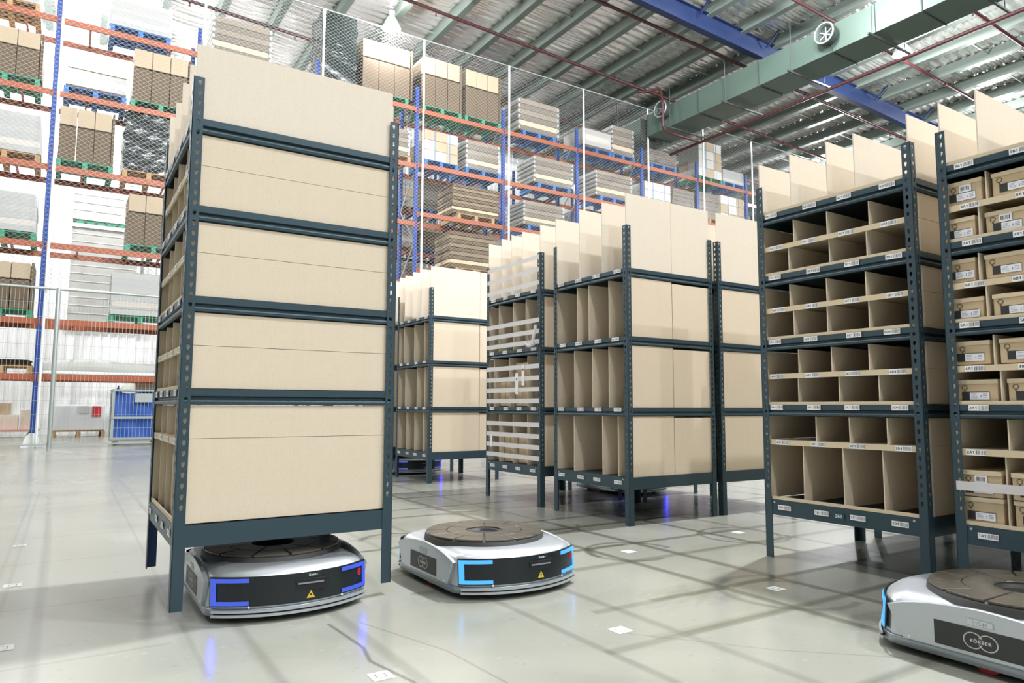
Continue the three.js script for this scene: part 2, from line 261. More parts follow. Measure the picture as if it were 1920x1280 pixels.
{
  const DX = 17.3, DW = 1.15, DB = 10.6, DH = .78;
  const t = thing('air_duct', 'long square grey-green air duct with round jet nozzles under the roof', 'duct', [DX + DW / 2, DB, -6]);
  const far = thing('air_duct', 'far stretch of the square air duct behind the safety net', 'duct', [DX + DW / 2, DB, -6]);
  for (let k = 0; k < 3; k++) { part(far, 'duct_section', bx(DW, DH, 2.385), MAT.duct, 0, DH / 2, -13.6 - k * 2.4); part(far, 'flange', bx(DW + .04, DH + .04, .03), MAT.ductDark, 0, DH / 2, -12.41 - k * 2.4); for (const q of [-DW / 2 - .1, DW / 2 + .1]) part(far, 'hanger_rod', cyl(.014, 1.9, 6), MAT.ductDark, q, .95, -13.6 - k * 2.4); part(far, 'top_bar', bx(DW + .26, .04, .04), MAT.ductDark, 0, DH + .025, -13.6 - k * 2.4); }
  for (let z = -12.05; z < 18; z += 2.4) {
    part(t, 'duct_section', bx(DW, DH, 2.385), MAT.duct, 0, DH / 2, z + 1.2);
    part(t, 'flange', bx(DW + .05, DH + .05, .03), MAT.ductDark, 0, DH / 2, z);
    part(t, 'support_bar', bx(DW + .9, .05, .05), MAT.ductDark, .15, -.1, z + 1.2);
    for (const s of [-.22, 1.02]) part(t, 'hanger_rod', cyl(.014, 1.6, 6), MAT.ductDark, s === -.22 ? -DW / 2 - .12 : DW / 2 + .3, .65, z + 1.2);
  }
  for (const [z, y] of [[-10.87, 11.06], [-17.1, 11.2], [-4.6, 11.0]]) {
    const n = part(t, 'jet_nozzle', cached('nozz', () => new THREE.LatheGeometry([[.15, -.1], [.24, 0], [.27, .06], [.27, .22], [.3, .24], [.3, .3], [.25, .32], [.2, .22], [.17, .08], [.0, .06]].map(p => new THREE.Vector2(...p)), 28)), MAT.ductDark, -DW / 2 - .02, y - DB, z + 6, 0, 0, Math.PI / 2);
    part(n, 'nozzle_rim', cached('nrim', () => new THREE.TorusGeometry(.275, .025, 8, 28)), MAT.galv, 0, .3, 0, Math.PI / 2);
    for (const a of [0, 1.05, 2.1]) part(n, 'vane', bx(.44, .02, .03), MAT.galv, 0, .2, 0, 0, a);
  }
}

// ---------------------------------------------------------------- pallet racks
const RZ = -18.5, RD = 1.1, POSTX = [-6.45, -3.48, -.5, 2.45, 5.45, 8.43, 11.44, 14.4, 17.38, 20.25, 23.1, 26.1];
const LEV_L = [1.58, 2.8, 4.5, 6.27, 8.0, 9.72], LEV_R = [1.6, 3.2, 4.9, 6.58, 8.05, 9.7];
function rack(label, z, posts, levels) {
  const t = thing('pallet_rack', label, 'rack', [0, 0, z]);
  const H = 10.35;
  const pillar = cached('pillar', () => { const s = []; s.push(moved(bx(.1, H, .012), 0, H / 2, .034)); for (const q of [-.047, .047]) s.push(moved(bx(.006, H, .075), q, H / 2, 0)); return merge(s); });
  const diag = cached('rdiag', () => { const l = Math.hypot(RD, 1.1); return moved(bx(.03, l, .03), 0, 0, 0, Math.atan2(RD, 1.1)); });
  posts.forEach((x, i) => {
    for (const [zz, ry] of [[0, 0], [-RD, Math.PI]]) { part(t, 'upright', pillar, MAT.rackBlue, x, 0, zz, 0, ry); part(t, 'base_plate', bx(.16, .012, .16), MAT.galv, x, .006, zz); }
    for (let k = 0; k < 9; k++) part(t, 'brace', diag, MAT.galv, x, .75 + k * 1.1, -RD / 2, k % 2 ? -1.571 + .0 : 0);
    part(t, 'post_guard', cached('guard', () => extrude([[-.2, 0], [.2, 0], [.12, .22], [.06, .3], [-.06, .3], [-.12, .22]], .05)), MAT.white, x, 0, .07);
    if (i === posts.length - 1) return;
    const w = posts[i + 1] - x - .1, xc = x + .05 + w / 2;
    for (const y of levels(x)) for (const zz of [.03, -RD - .03]) {
      const b = part(t, 'beam', bx(w, .13, .045), MAT.orange, xc, y - .065, zz);
      if (zz > 0) for (const s of [-1, 1]) part(b, 'connector', bx(.05, .17, .012), MAT.orange, s * (w / 2 + .0), -.02, .026);
    }
    for (const y of levels(x)) for (const f of [-.3, .3]) part(t, 'cross_bar', bx(.05, .03, RD), MAT.orange, xc + f * w, y - .04, -RD / 2);
  });
  return t;
}
rack('tall blue and orange pallet rack behind the safety net', RZ, POSTX, x => x > 7 ? LEV_R : LEV_L);
rack('second blue and orange pallet rack standing behind the first, right of the moving shelf', -23.2, [8.9, 11.9, 14.85, 17.8, 20.8, 23.8, 26.8], () => [1.6, 3.2, 4.9, 6.5, 8.0]);

// pallets and loads
function pallet(mat, w, x, y, z, label) {
  const t = thing('pallet', label, 'pallet', [x, y + .004, z]), D = 1.12;
  for (let i = 0; i < 6; i++) part(t, 'deck_board', bx(w, .02, .13), mat, 0, .16, -D / 2 + .065 + i * (D - .13) / 5);
  for (const s of [-1, 0, 1]) { part(t, 'stringer', bx(.1, .13, D), mat, s * (w / 2 - .05), .085, 0); part(t, 'bottom_board', bx(.12, .02, D), mat, s * (w / 2 - .06), .01, 0); }
}
function load(kind, w, h, x, y, z, label) {
  const D = 1.08, t = thing(kind === 'black' ? 'wrapped_pallet_load' : 'carton_stack', label, kind === 'black' ? 'pallet load' : 'carton stack', [x, y, z]);
  if (kind === 'brown') {
    // three columns of flat-packed bundles; the top bundle of each column shows a pale face
    for (let k = 0; k < 3; k++) { const cw = w * .92 / 3 - .012, cx = (k - 1) * w * .92 / 3 - w * .02; part(t, 'carton_bundle', rbx(cw, h * .62, D, .012), MAT.cardBrown, cx, h * .31, 0); part(t, 'carton_bundle', rbx(cw, h * .34, D - .02, .012), MAT.cardMid, cx, h * .82, 0); }
    part(t, 'corner_board', bx(.05, h, D + .01), MAT.cardBrown, w * .47, h / 2, 0);
  } else if (kind === 'black') {
    const g = new THREE.BoxGeometry(w, h, D, 10, 16, 8), p = g.attributes.position; for (let i = 0; i < p.count; i++) { const a = p.getX(i), b = p.getY(i), c = p.getZ(i), n = .018 * Math.sin(b * 13 + a * 5 + c * 7) + .012 * Math.sin(b * 31 + c * 9 - a * 11); p.setXYZ(i, a + Math.sign(a) * n, b, c + Math.sign(c) * n); } g.computeVertexNormals();
    part(t, 'stretch_wrap', g, MAT.wrapBlack, 0, h / 2, 0);
    for (let k = 0; k < 4; k++) part(t, 'wrap_tail', bx(w * rr(.1, .2), .012, .01), MAT.wrapWhite, rr(-.3, .3) * w, h * rr(.15, .85), D / 2 + .035, 0, 0, -.1);
  } else if (kind === 'carton') {
    const nx = 3, ny = Math.max(2, Math.round(h / .32)); for (let a = 0; a < nx; a++) for (let b = 0; b < ny; b++) for (let c = 0; c < 2; c++) part(t, 'carton', rbx(w / nx - .012, h / ny - .008, D / 2 - .01, .01), rnd() < .6 ? MAT.cartonWhite : MAT.cardMid, (a - 1) * w / nx, (b + .5) * h / ny, (c - .5) * D / 2);
    part(t, 'strap', bx(.015, h + .006, D + .006), MAT.blue, -w * .2, h / 2, 0); part(t, 'strap', bx(.015, h + .006, D + .006), MAT.blue, w * .25, h / 2, 0);
  } else {
    const n = kind === 'flat' ? 9 : kind === 'low' ? 3 : 6, wc = w * .94;
    for (let k = 0; k < n; k++) {
      const hh = h / n, j = rr(-.025, .025), m = kind === 'wrapdark' ? MAT.cardBrown : k === 1 ? MAT.carton : k % 2 ? MAT.cardDull : MAT.cardBrown;
      part(t, 'carton_bundle', rbx(+(wc * (kind === 'layer' && k % 2 ? .95 : 1)).toFixed(2), +(hh - .012).toFixed(3), D - .05, .012), m, j, (k + .5) * hh, rr(-.02, .02));
      if (kind === 'layer') for (const s of [-1, 1]) part(t, 'wrap_fold', rbx(.07, +(hh * .6).toFixed(3), D, .02), MAT.wrapWhite, s * wc * .49, (k + .5) * hh, 0);
    }
    if (kind !== 'flat') part(t, 'stretch_wrap', bx(w * .985, h * (kind === 'low' ? .8 : .96), D), kind === 'wrap' || kind === 'low' ? MAT.wrapWhite : MAT.wrap, 0, h * .5, 0).scale.set(1, 1, 1);
  }
}
const LOADS = [[-2.0, -0.86, 9.72, 1.0, 'wrap', 'wood'], [-2.12, -.74, 8, 1.24, 'brown', 'green'], [-2.01, -.67, 6.27, 1.09, 'wrap', 'wood'], [-1.9, -.67, 4.5, 1.07, 'wrap', 'green'], [-1.81, -.65, 2.8, 1.21, 'brown', 'green'], [-1.69, -.58, 1.58, .31, 'flat', 'wood'],
  [.47, 1.83, 9.72, .92, 'wrap', 'blue'], [-.34, .93, 8, .66, 'low', 'blue'], [1.01, 2.31, 8, 1.47, 'brown', 'green'], [-.4, .73, 6.27, 1.44, 'brown', 'green'], [.92, 2.03, 6.27, 1.6, 'black', 'wood'], [1.06, 2.25, 4.5, 1.4, 'brown', 'green'], [.82, 2.1, 2.8, 1.21, 'wrap', 'green'],
  [2.71, 4.24, 9.72, 1.14, 'layer', 'wood'], [5.55, 6.55, 9.72, 2.15, 'black', 'wood'], [6.7, 8.3, 9.72, 1.7, 'brown', 'green'],
  [8.6, 9.95, 9.7, 1.72, 'brown', 'green'], [10.05, 11.36, 9.7, 1.7, 'brown', 'green'], [8.7, 9.83, 8.05, 1.1, 'carton', 'blue'], [10.09, 11.35, 8.05, 1.1, 'layer', 'blue'], [9.61, 11.36, 6.58, 1.1, 'flat', 'wood'], [9.54, 11.32, 4.9, 1.3, 'flat', 'wood'],
  [12.0, 13.7, 9.7, 1.27, 'layer', 'blue'], [12.6, 14.3, 8.05, 1.09, 'layer', 'blue'], [12.2, 13.9, 6.58, 1.0, 'layer', 'blue'],
  [14.65, 15.95, 9.7, .89, 'low', 'blue'], [15.98, 17.05, 9.7, 1.22, 'layer', 'blue'], [15.2, 16.95, 8.05, 1.1, 'layer', 'blue'],
  [17.8, 19.2, 9.7, .72, 'wrapdark', 'blue'], [20.4, 21.7, 9.7, 1.6, 'carton', 'green'], [17.55, 18.85, 8.05, 1.1, 'carton', 'wood'], [18.95, 20.1, 8.05, 1.1, 'wrapdark', 'wood'],
  [21.75, 23.0, 9.7, .7, 'wrap', 'blue'], [20.35, 21.55, 8.05, 1.2, 'wrapdark', 'wood'], [21.6, 23, 8.05, 1.25, 'carton', 'wood'], [2.7, 3.95, 8, 1.2, 'brown', 'wood'], [4.05, 5.25, 8, 1.1, 'layer', 'wood'], [2.8, 4.0, 6.27, 1.2, 'layer', 'blue'], [5.7, 6.9, 8, 1.2, 'carton', 'blue'], [7.0, 8.25, 8, 1.0, 'layer', 'wood']];
const ORD = ['first', 'second', 'third', 'fourth', 'fifth', 'sixth', 'seventh', 'eighth', 'ninth', 'tenth', 'eleventh'];
const KIND = { brown: 'brown carton stack with pale top row', wrap: 'grey stretch-wrapped carton stack', flat: 'tall stack of thin flat brown cartons', low: 'low film-covered carton stack', black: 'black stretch-wrapped load', layer: 'layered brown cartons in clear wrap', carton: 'stack of white and beige cartons', wrapdark: 'dark brown cartons under clear wrap' };
const bayOf = x => { let b = 0; while (b < POSTX.length - 2 && POSTX[b + 1] < x) b++; return b; };
const seen = {};
for (const [xa, xb, y, h, k, pm] of LOADS) {
  const w = xb - xa, x = (xa + xb) / 2, b = bayOf(x), lv = (x > 7 ? LEV_R : LEV_L).indexOf(y), side = x - POSTX[b] < 1.45 ? 'left' : 'right';
  const place = `${ORD[Math.max(0, b - 1)]} rack bay ${side}, ${ORD[lv]} beam up`;
  pallet(MAT[pm], Math.min(w, 1.3), x, y, RZ - RD / 2, `${pm === 'wood' ? 'wooden' : pm + ' plastic'} pallet in ${place}`);
  load(k, w, h - .18, x, y + .178, RZ - RD / 2, `${KIND[k]} in ${place}`);
}
// loads of the rack behind
[[9.2, 10.5, 8.0, 1.2, 'carton'], [10.6, 11.8, 8.0, 1.3, 'wrapdark'], [12.1, 13.4, 8.0, 1.5, 'purple'], [13.5, 14.7, 8.0, 1.1, 'purple'], [9.2, 10.6, 6.5, 1.1, 'wrap'], [10.7, 11.8, 6.5, 1.2, 'brown'], [12.2, 13.5, 6.5, 1.2, 'layer'], [13.5, 14.7, 6.5, 1.0, 'carton'], [15.1, 16.4, 6.5, 1.2, 'brown'], [16.5, 17.7, 6.5, 1.2, 'wrap'], [9.3, 10.6, 4.9, 1.2, 'layer'], [10.7, 11.8, 4.9, 1.1, 'wrap'], [18, 19.3, 8.0, 1.3, 'wrap'], [19.4, 20.6, 8.0, 1.2, 'carton'], [21, 22.3, 8.0, 1.3, 'layer']].forEach(([xa, xb, y, h, k], i) => {
  const x = (xa + xb) / 2, w = xb - xa, n = `rear rack, ${ORD[Math.floor(i / 2)]} pair, ${i % 2 ? 'right' : 'left'} one`;
  pallet(i % 2 ? MAT.blue : MAT.wood, Math.min(1.1, w), x, y, -23.2 - RD / 2, `pallet on the ${n}`);
  if (k === 'purple') { const t = thing('wrapped_pallet_load', `purple-wrapped load on the ${n}`, 'pallet load', [x, y + .178, -23.2 - RD / 2]); for (let q = 0; q < 2; q++) part(t, 'wrapped_block', rbx(w, h / 2 - .02, 1.05, .05), MAT.purple, 0, h * (.25 + .5 * q), 0); }
  else load(k, w, h - .18, x, y + .178, -23.2 - RD / 2, `${KIND[k]} on the ${n}`);
});

// ---------------------------------------------------------------- safety net and mesh fence in front of the rack
{
  const NZ = -18.22, t = thing('safety_net', 'white diamond safety net on tall poles in front of the pallet rack', 'net', [0, 0, NZ]);
  const xa = -5, xb = 27, ya = 3.45, yb = 11.7, sl = .72, gs = [], hw = .0035;
  for (const s of [-1, 1]) for (let c = ya - sl * xb - 12; c < yb + sl * xb + 12; c += .1) {
    // y = s*sl*x + c
    let x0 = xa, x1 = xb; const lim = (y) => (y - c) / (s * sl); const a = lim(ya), b = lim(yb); x0 = Math.max(x0, Math.min(a, b)); x1 = Math.min(x1, Math.max(a, b)); if (x1 - x0 < .05) continue;
    const len = (x1 - x0) * Math.hypot(1, sl), xm = (x0 + x1) / 2; gs.push(moved(new THREE.BoxGeometry(len, hw, hw), xm, s * sl * xm + c, s * .003, 0, 0, Math.atan(s * sl)));
  }
  const m = part(t, 'net_mesh', merge(gs), MAT.net); m.userData.kind = 'stuff';
  for (const x of [-3.45, -.42, 2.52, 5.5, 8.5, 11.47, 14.47, 17.43, 20.3, 23.13, 26.1]) part(t, 'pole', cyl(.03, 11.7, 10), MAT.white, x, 5.85, .03);
  part(t, 'top_cable', bx(xb - xa, .03, .03), MAT.galv, (xa + xb) / 2, 11.7, .03);
}
{
  const t = thing('mesh_fence', 'galvanised wire mesh fence with round posts along the rack foot', 'fence', [0, 0, -18.1]);
  const gs = []; for (let x = -5; x <= 27; x += .075) gs.push(moved(new THREE.BoxGeometry(.005, 3.36, .005), x, 1.74, 0));
  for (let y = .1; y < 3.4; y += .3) gs.push(moved(new THREE.BoxGeometry(32, .005, .005), 11, y, .005));
  const w = part(t, 'wire_mesh', merge(gs), MAT.galv); w.userData.kind = 'stuff';
  for (const x of [-3.1, -.18, 2.75, 5.7, 8.6, 11.6, 14.6, 17.5, 20.4, 23.3]) part(t, 'post', cyl(.045, 3.45, 14), MAT.galv, x, 1.72, .03);
  part(t, 'top_rail', cached('rail', () => moved(new THREE.CylinderGeometry(.03, .03, 32, 10), 0, 0, 0, 0, 0, Math.PI / 2)), MAT.galv, 11, 3.42, .03);
  part(t, 'bottom_rail', bx(32, .03, .03), MAT.galv, 11, .06, .02);
}
// roll cage with blue bag, goods on the floor behind the fence
{
  const t = thing('roll_cage', 'grey roll cage holding a blue bag beside the fence', 'roll cage', [1.5, 0, -19.0]);
  for (const x of [-.5, .5]) for (const z of [-.35, .35]) part(t, 'cage_post', bx(.05, 1.2, .05), MAT.galv, x, .68, z);
  for (const y of [.14, .62, 1.25]) for (const z of [-.35, .35]) part(t, 'rail', bx(1.05, .05, .03), MAT.galv, 0, y, z + .03 * Math.sign(z));
  for (const x of [-.5, .5]) for (const y of [.3, .6, .9, 1.2]) part(t, 'side_bar', bx(.02, .025, .7), MAT.galv, x, y, 0);
  part(t, 'base', bx(1.0, .06, .7), MAT.white, 0, .12, 0);
  for (const x of [-.4, .4]) for (const z of [-.28, .28]) part(t, 'wheel', cached('whl', () => moved(new THREE.CylinderGeometry(.05, .05, .03, 14), 0, 0, 0, Math.PI / 2)), MAT.rubber, x, .05, z);
  const b = thing('cloth_bag', 'bright blue cloth bag inside the roll cage', 'bag', [1.5, .156, -19.0]);
  const g = new THREE.BoxGeometry(.9, 1.05, .58, 12, 12, 6), p = g.attributes.position; for (let i = 0; i < p.count; i++) { const a = p.getX(i), y = p.getY(i), c = p.getZ(i); p.setXYZ(i, a + .02 * Math.sin(y * 12 + c * 6), y + (y > .4 ? .03 * Math.sin(a * 9) : 0), c + .02 * Math.sin(a * 11 + y * 8)); } g.computeVertexNormals();
  part(b, 'bag_body', g, MAT.bagBlue, 0, .525, 0); part(b, 'bag_corner', new THREE.ConeGeometry(.08, .2, 4), MAT.bagBlue, -.4, 1.12, .2);
  const n = part(t, 'notice_board', bx(.36, .2, .012), MAT.galv, .12, 1.08, .402); n.userData.label = 'grey notice plate on the cage front';
}
{
  const z = -24.2;
  const r = thing('platform_trolley', 'low red platform trolley carrying cartons behind the fence', 'trolley', [-1.5, 0, z]);
  part(r, 'deck', bx(2.0, .06, 1.0), MAT.pink, 0, .2, 0); for (const x of [-.8, .8]) for (const q of [-.4, .4]) part(r, 'wheel', cyl(.08, .05, 14), MAT.rubber, x, .08, q, Math.PI / 2);
  [[-.75, .23, .5, .35], [-.85, .59, .3, .3], [-.56, .59, .22, .35], [.15, .23, .7, .4], [.1, .64, .42, .32], [.75, .23, .4, .55]].forEach(([x, y, w, h], i) => { const c = thing('carton', ['wide brown carton at the left end of the red trolley', 'small brown carton stacked on the left end of the red trolley', 'narrow carton stacked left of centre on the red trolley', 'broad brown carton in the middle of the red trolley', 'brown carton on top of the middle of the red trolley', 'tall brown carton at the right end of the red trolley'][i], 'carton', [-1.5 + x, y, z], 'cartons on the red trolley'); part(c, 'body', rbx(w, h, .5, .008), i % 2 ? MAT.cardPale : MAT.carton, 0, h / 2, 0); part(c, 'packing_tape', bx(.05, .004, .5), MAT.tape, 0, h + .002, 0); });
  pallet(MAT.wood, 1.3, .45, 0, z, 'wooden pallet on the floor under the white wrapped load');
  const w = thing('wrapped_pallet_load', 'white film-wrapped load with a red corner on the floor by the wall', 'pallet load', [.45, .178, z]);
  part(w, 'wrapped_block', rbx(1.25, .75, 1.0, .06), MAT.wrapWhite, 0, .375, 0); part(w, 'inner_cartons', bx(1.15, .66, .92), MAT.paper, 0, .35, 0); part(w, 'red_box', bx(.22, .3, .04), MAT.redPlastic, .42, .55, .52); part(w, 'grey_box', bx(.26, .2, .04), MAT.grey, .1, .6, .52);
  pallet(MAT.black, 1.0, 1.75, 0, z, 'black pallet on the floor under the grey bagged load');
  const g = thing('bagged_goods', 'grey plastic-covered goods heaped behind the roll cage', 'pallet load', [1.75, .178, z]); part(g, 'cover', new THREE.SphereGeometry(.55, 18, 12), MAT.grey, 0, .705, 0).scale.set(.9, 1.25, .8); part(g, 'carton_bundle', rbx(.8, .35, .7, .01), MAT.cardBrown, .5, 1.25, 0); part(g, 'carton_bundle', rbx(.9, 1.0, .8, .02), MAT.grey, .5, .5, -.1);
  const roll = thing('foam_roll', 'long grey sagging foam sheet lying on the lowest rack beam', 'foam sheet', [1.0, 1.6, RZ - .4]);
  const rg = new THREE.CylinderGeometry(.16, .16, 2.8, 14, 20), rp = rg.attributes.position; for (let i = 0; i < rp.count; i++) rp.setX(i, rp.getX(i) + .03 * Math.sin(rp.getY(i) * 3)); rg.computeVertexNormals();
  part(roll, 'foam', moved(rg, 0, .16, 0, 0, 0, Math.PI / 2), MAT.grey); part(roll, 'foam', bx(2.8, .06, .7), MAT.white, 0, .03, 0);
}

// ---------------------------------------------------------------- mobile shelf pods
const A = .485;
const TEAR = (x, y) => [[x - .008, y + .004], [x - .005, y + .011], [x + .005, y + .011], [x + .008, y + .004], [x + .003, y - .012], [x - .003, y - .012]];
function postGeo(h) {
  return cached('post' + h, () => {
    const w = .046, y0 = .34, holes = []; for (let y = .42; y < h - .02; y += .045) holes.push(TEAR(w / 2 + .004, y));
    const f = extrude([[0, y0], [w, y0], [w, h], [0, h]], .003, holes);
    const leg = extrude([[0, 0], [.05, 0], [.05, .34], [0, .34]], .004);
    return merge([f, leg, moved(f, .003, 0, 0, 0, -Math.PI / 2), moved(leg, .004, 0, 0, 0, -Math.PI / 2)]);
  });
}
const beamGeo = cached('beam', () => profile([[0, .03], [0, .0], [-.014, -.006], [-.014, -.014], [0, -.018], [.002, -.024], [0, -.034], [-.012, -.036], [-.016, -.034], [-.016, .026], [-.05, .026], [-.05, .03]], 2 * A - .012));
const railGeo = cached('rail2', () => profile([[0, .035], [0, -.055], [-.03, -.055], [-.03, -.05], [-.006, -.05], [-.006, .031], [-.05, .031], [-.05, .035]], 2 * A - .012));
const T = .006;
function labelOn(p, row, col, z, y) { part(p, 'shelf_label', labelGeo(row, col), MAT.label, -A - .0015, y, z, 0, -Math.PI / 2); }
// grid pods carry card trays halfway up each bay; tall pods have one tall row per bay
function pod(o) {
  const t = thing('mobile_shelf_pod', o.label, 'shelf', [o.x, o.lift ?? 0, o.z]);
  const H = o.postH;
  [[-A, -A, 0], [-A, A, Math.PI / 2], [A, A, Math.PI], [A, -A, -Math.PI / 2]].forEach(([x, z, r]) => part(t, 'post', postGeo(H), MAT.slate, x, 0, z, 0, r));
  const ring = (geo, y, name) => [[-A + .003, 0, Math.PI], [A - .003, 0, 0], [0, A - .003, -Math.PI / 2], [0, -A + .003, Math.PI / 2]].map(([x, z, r]) => part(t, name, geo, MAT.slate, x, y, z, 0, r));
  ring(railGeo, o.rail, 'bottom_rail'); part(t, 'shelf_board', bx(2 * A - .02, .012, 2 * A - .02), MAT.slateDark, 0, o.rail + .03, 0);
  for (const b of o.beams) { ring(beamGeo, b, 'shelf_beam'); part(t, 'shelf_board', bx(2 * A - .02, .012, 2 * A - .02), MAT.slateDark, 0, b + .022, 0); }
  const bays = [o.rail + .037, ...o.beams.map(b => b + .029)], nb = o.beams.length;
  const sheetZ = (y0, y1, z, name, m, x0 = -A + .012, x1 = A - .03, bow = 0) => part(t, name, bow ? bowed(x1 - x0, y1 - y0, bow) : bx(x1 - x0, y1 - y0, T), m, (x0 + x1) / 2, (y0 + y1) / 2, z);
  let row = 0;
  const cell = (y0, y1, divs, lap = 0) => {   // one row of compartments
    divs.forEach((z, i) => sheetZ(y0, y1, z, 'card_divider', MAT.card, -A + .012 + rr(0, .012), A - .03, rr(-.012, .012)));
    part(t, 'card_back', bx(T, y1 - y0 + lap, 2 * A - .06), MAT.card, A - .021, (y0 + y1 + lap) / 2, 0);
    for (const s of [-1, 1]) {
      if (o.split) { const f = -A + .05 + (2 * A - .1) * o.split; sheetZ(y0, y1, s * (A - .018), 'card_side', MAT.card, -A + .012, f - .003); sheetZ(y0, y1 - .012, s * (A - .018), 'card_side', MAT.card, f + .003, A - .02); }
      else sheetZ(y0, y1 + lap, s * (A - .018), 'card_side', MAT.card);
    }
  };
  for (let k = 0; k < nb; k++) {
    const y0 = bays[k], y1 = o.beams[k] - .04;
    if (o.trays) {
      const ym = o.trays[k]; part(t, 'card_tray', bx(2 * A - .045, T, 2 * A - .05), MAT.cardEdge, -.006, ym + .012, 0); part(t, 'tray_lip', bx(.008, .03, 2 * A - .03), MAT.cardEdge, -A + .012, ym, 0);
      part(t, 'tray_lip', bx(.008, .018, 2 * A - .03), MAT.cardEdge, -A + .012, y0 + .009, 0);
      cell(y0 + .004, ym - .005, o.rows[row++], .019); cell(ym + .016, y1, o.rows[row++]);
    } else cell(y0, y1, o.rows[row++]);
  }
  // open top bin with tall sheets
  const yt = bays[nb]; o.top.forEach((z, i) => sheetZ(yt, o.sheetTop + rr(-.006, .01), z, 'top_sheet', MAT.cardPale, -A + .014, A - .03, o.split ? rr(-.01, .01) : 0));
  for (const s of [-1, 1]) { if (o.split) { const f = -A + .05 + (2 * A - .1) * o.split; sheetZ(yt, o.sheetTop, s * (A - .018), 'top_sheet', MAT.cardPale, -A + .01, f - .002); sheetZ(yt, o.sheetTop - .006, s * (A - .018), 'top_sheet', MAT.cardPale, f + .002, A - .02); } else sheetZ(yt, o.sheetTop, s * (A - .018), 'top_sheet', MAT.cardPale); }
  part(t, 'card_back', bx(T, o.sheetTop - yt - .06, 2 * A - .06), MAT.card, A - .022, (yt + o.sheetTop - .06) / 2, 0);
  if (o.trays) part(t, 'tray_lip', bx(.008, .022, 2 * A - .03), MAT.cardEdge, -A + .012, yt + .01, 0);
  // labels under each compartment
  const cols = [-.36, -.12, .12, .36];
  let r = 1; const lab = (y) => { cols.forEach((z, i) => labelOn(t, r, i, z + rr(-.02, .02), y)); r++; };
  lab(o.rail - .006); for (let k = 0; k < nb; k++) { if (o.trays) { cols.forEach((z, i) => part(t, 'shelf_label', labelGeo(r, i), MAT.label, -A + .0065, o.trays[k], z + rr(-.02, .02), 0, -Math.PI / 2)); r++; } lab(o.beams[k] + .014); }
  if (o.plate) part(t, 'number_plate', new THREE.PlaneGeometry(.07, .035), MAT.podNumber, -A - .0015, o.rail - .01, .0, 0, -Math.PI / 2);
  for (const z of [-A + .07, A - .07]) part(t, 'bolt', cached('bolt', () => moved(new THREE.CylinderGeometry(.006, .006, .006, 8), 0, 0, 0, 0, 0, Math.PI / 2)), MAT.silver, -A - .001, o.rail + .02, z);
  return t;
}
function bowed(w, h, b) {
  return cached(`bow${w.toFixed(2)},${h.toFixed(2)},${b.toFixed(3)}`, () => {
    const g = new THREE.BoxGeometry(w, h, T, 8, 1, 1), p = g.attributes.position, u = g.attributes.uv;
    for (let i = 0; i < p.count; i++) { const f = p.getX(i) / w + .5; p.setZ(i, p.getZ(i) + b * Math.sin(f * Math.PI)); u.setXY(i, f * w, (p.getY(i) / h + .5) * h); }
    g.computeVertexNormals(); return g;
  });
}
const GRID = { postH: 2.29, rail: .31, beams: [.887, 1.286, 1.685, 2.075], trays: [.69, 1.089, 1.495, 1.883], sheetTop: 2.445 };
const TALL = { postH: 2.33, rail: .325, beams: [.866, 1.42, 1.96], sheetTop: 2.59, split: .52 };
const D4 = [[-.24, 0, .24]];
const loc = (zc, rows) => rows.map(r => r.map(z => z - zc));
const PX = 3.67 + A, ZD = -2.375, ZE = -1.28, ZBp = -4.575, ZC = -5.755, ZA = -8.06;
const dRows = loc(ZD, [[-2.594, -2.344, -2.121], [-2.51, -2.301, -2.088], [-2.615, -2.354, -2.125], [-2.606, -2.394, -2.168], [-2.626, -2.407, -2.158], [-2.649, -2.407, -2.168], [-2.652, -2.384, -2.155], [-2.608, -2.388, -2.137]]);
const std8 = Array.from({ length: 8 }, () => [-.24, 0, .24]);
const podD = pod({ ...GRID, x: PX, z: ZD, rows: dRows, top: loc(ZD, [[-2.619, -2.376, -2.207]])[0], plate: true, label: 'empty grid-bin shelf pod with number 266 on its bottom rail' });
const podE = pod({ ...GRID, x: PX, z: ZE, rows: loc(ZE, [[-1.542, -1.25, -1.0], [-1.524, -1.25, -1.0], [-1.539, -1.26, -1.0], [-1.562, -1.27, -1.0], [-1.577, -1.27, -1.0], [-1.603, -1.27, -1.0], [-1.591, -1.27, -1.0], [-1.555, -1.27, -1.0]]), top: loc(ZE, [[-1.576, -1.3, -1.05]])[0], label: 'shelf pod filled with small cartons at the right edge of the picture' });
const podB = pod({ ...TALL, x: PX, z: ZBp, rows: loc(ZBp, [[-4.795, -4.424, -4.234], [-4.791, -4.537, -4.328], [-4.735, -4.587, -4.328]]), top: loc(ZBp, [[-4.702, -4.402]])[0], label: 'tall card-lined shelf pod with empty bins in the middle of the picture' });
const podC = pod({ ...TALL, x: PX, z: ZC, rows: loc(ZC, [[-6.003, -5.763, -5.51], [-6.112, -5.825, -5.51], [-6.026, -5.76, -5.528]]), top: loc(ZC, [[-5.981, -5.79, -5.596]])[0], label: 'shelf pod with white tape strips across its open bins' });
const podA = pod({ ...TALL, x: PX, z: ZA, split: .74, rows: [[-.2, .05, .3], [-.25, .1, .32], [-.3, 0, .28]], top: [-.3, -.05, .2], label: 'furthest tall shelf pod, half hidden by the moving shelf' });
const podB2 = pod({ ...TALL, x: 4.71 + A, z: ZBp, rows: [D4[0], D4[0], D4[0]], split: .72, top: [-.2, .15], label: 'tall card-sided shelf pod just behind the middle pod' });
const podC2 = pod({ ...TALL, x: 4.71 + A, z: ZC, rows: [D4[0], D4[0], D4[0]], top: [-.2, .15], label: 'tall shelf pod hidden behind the taped pod' });
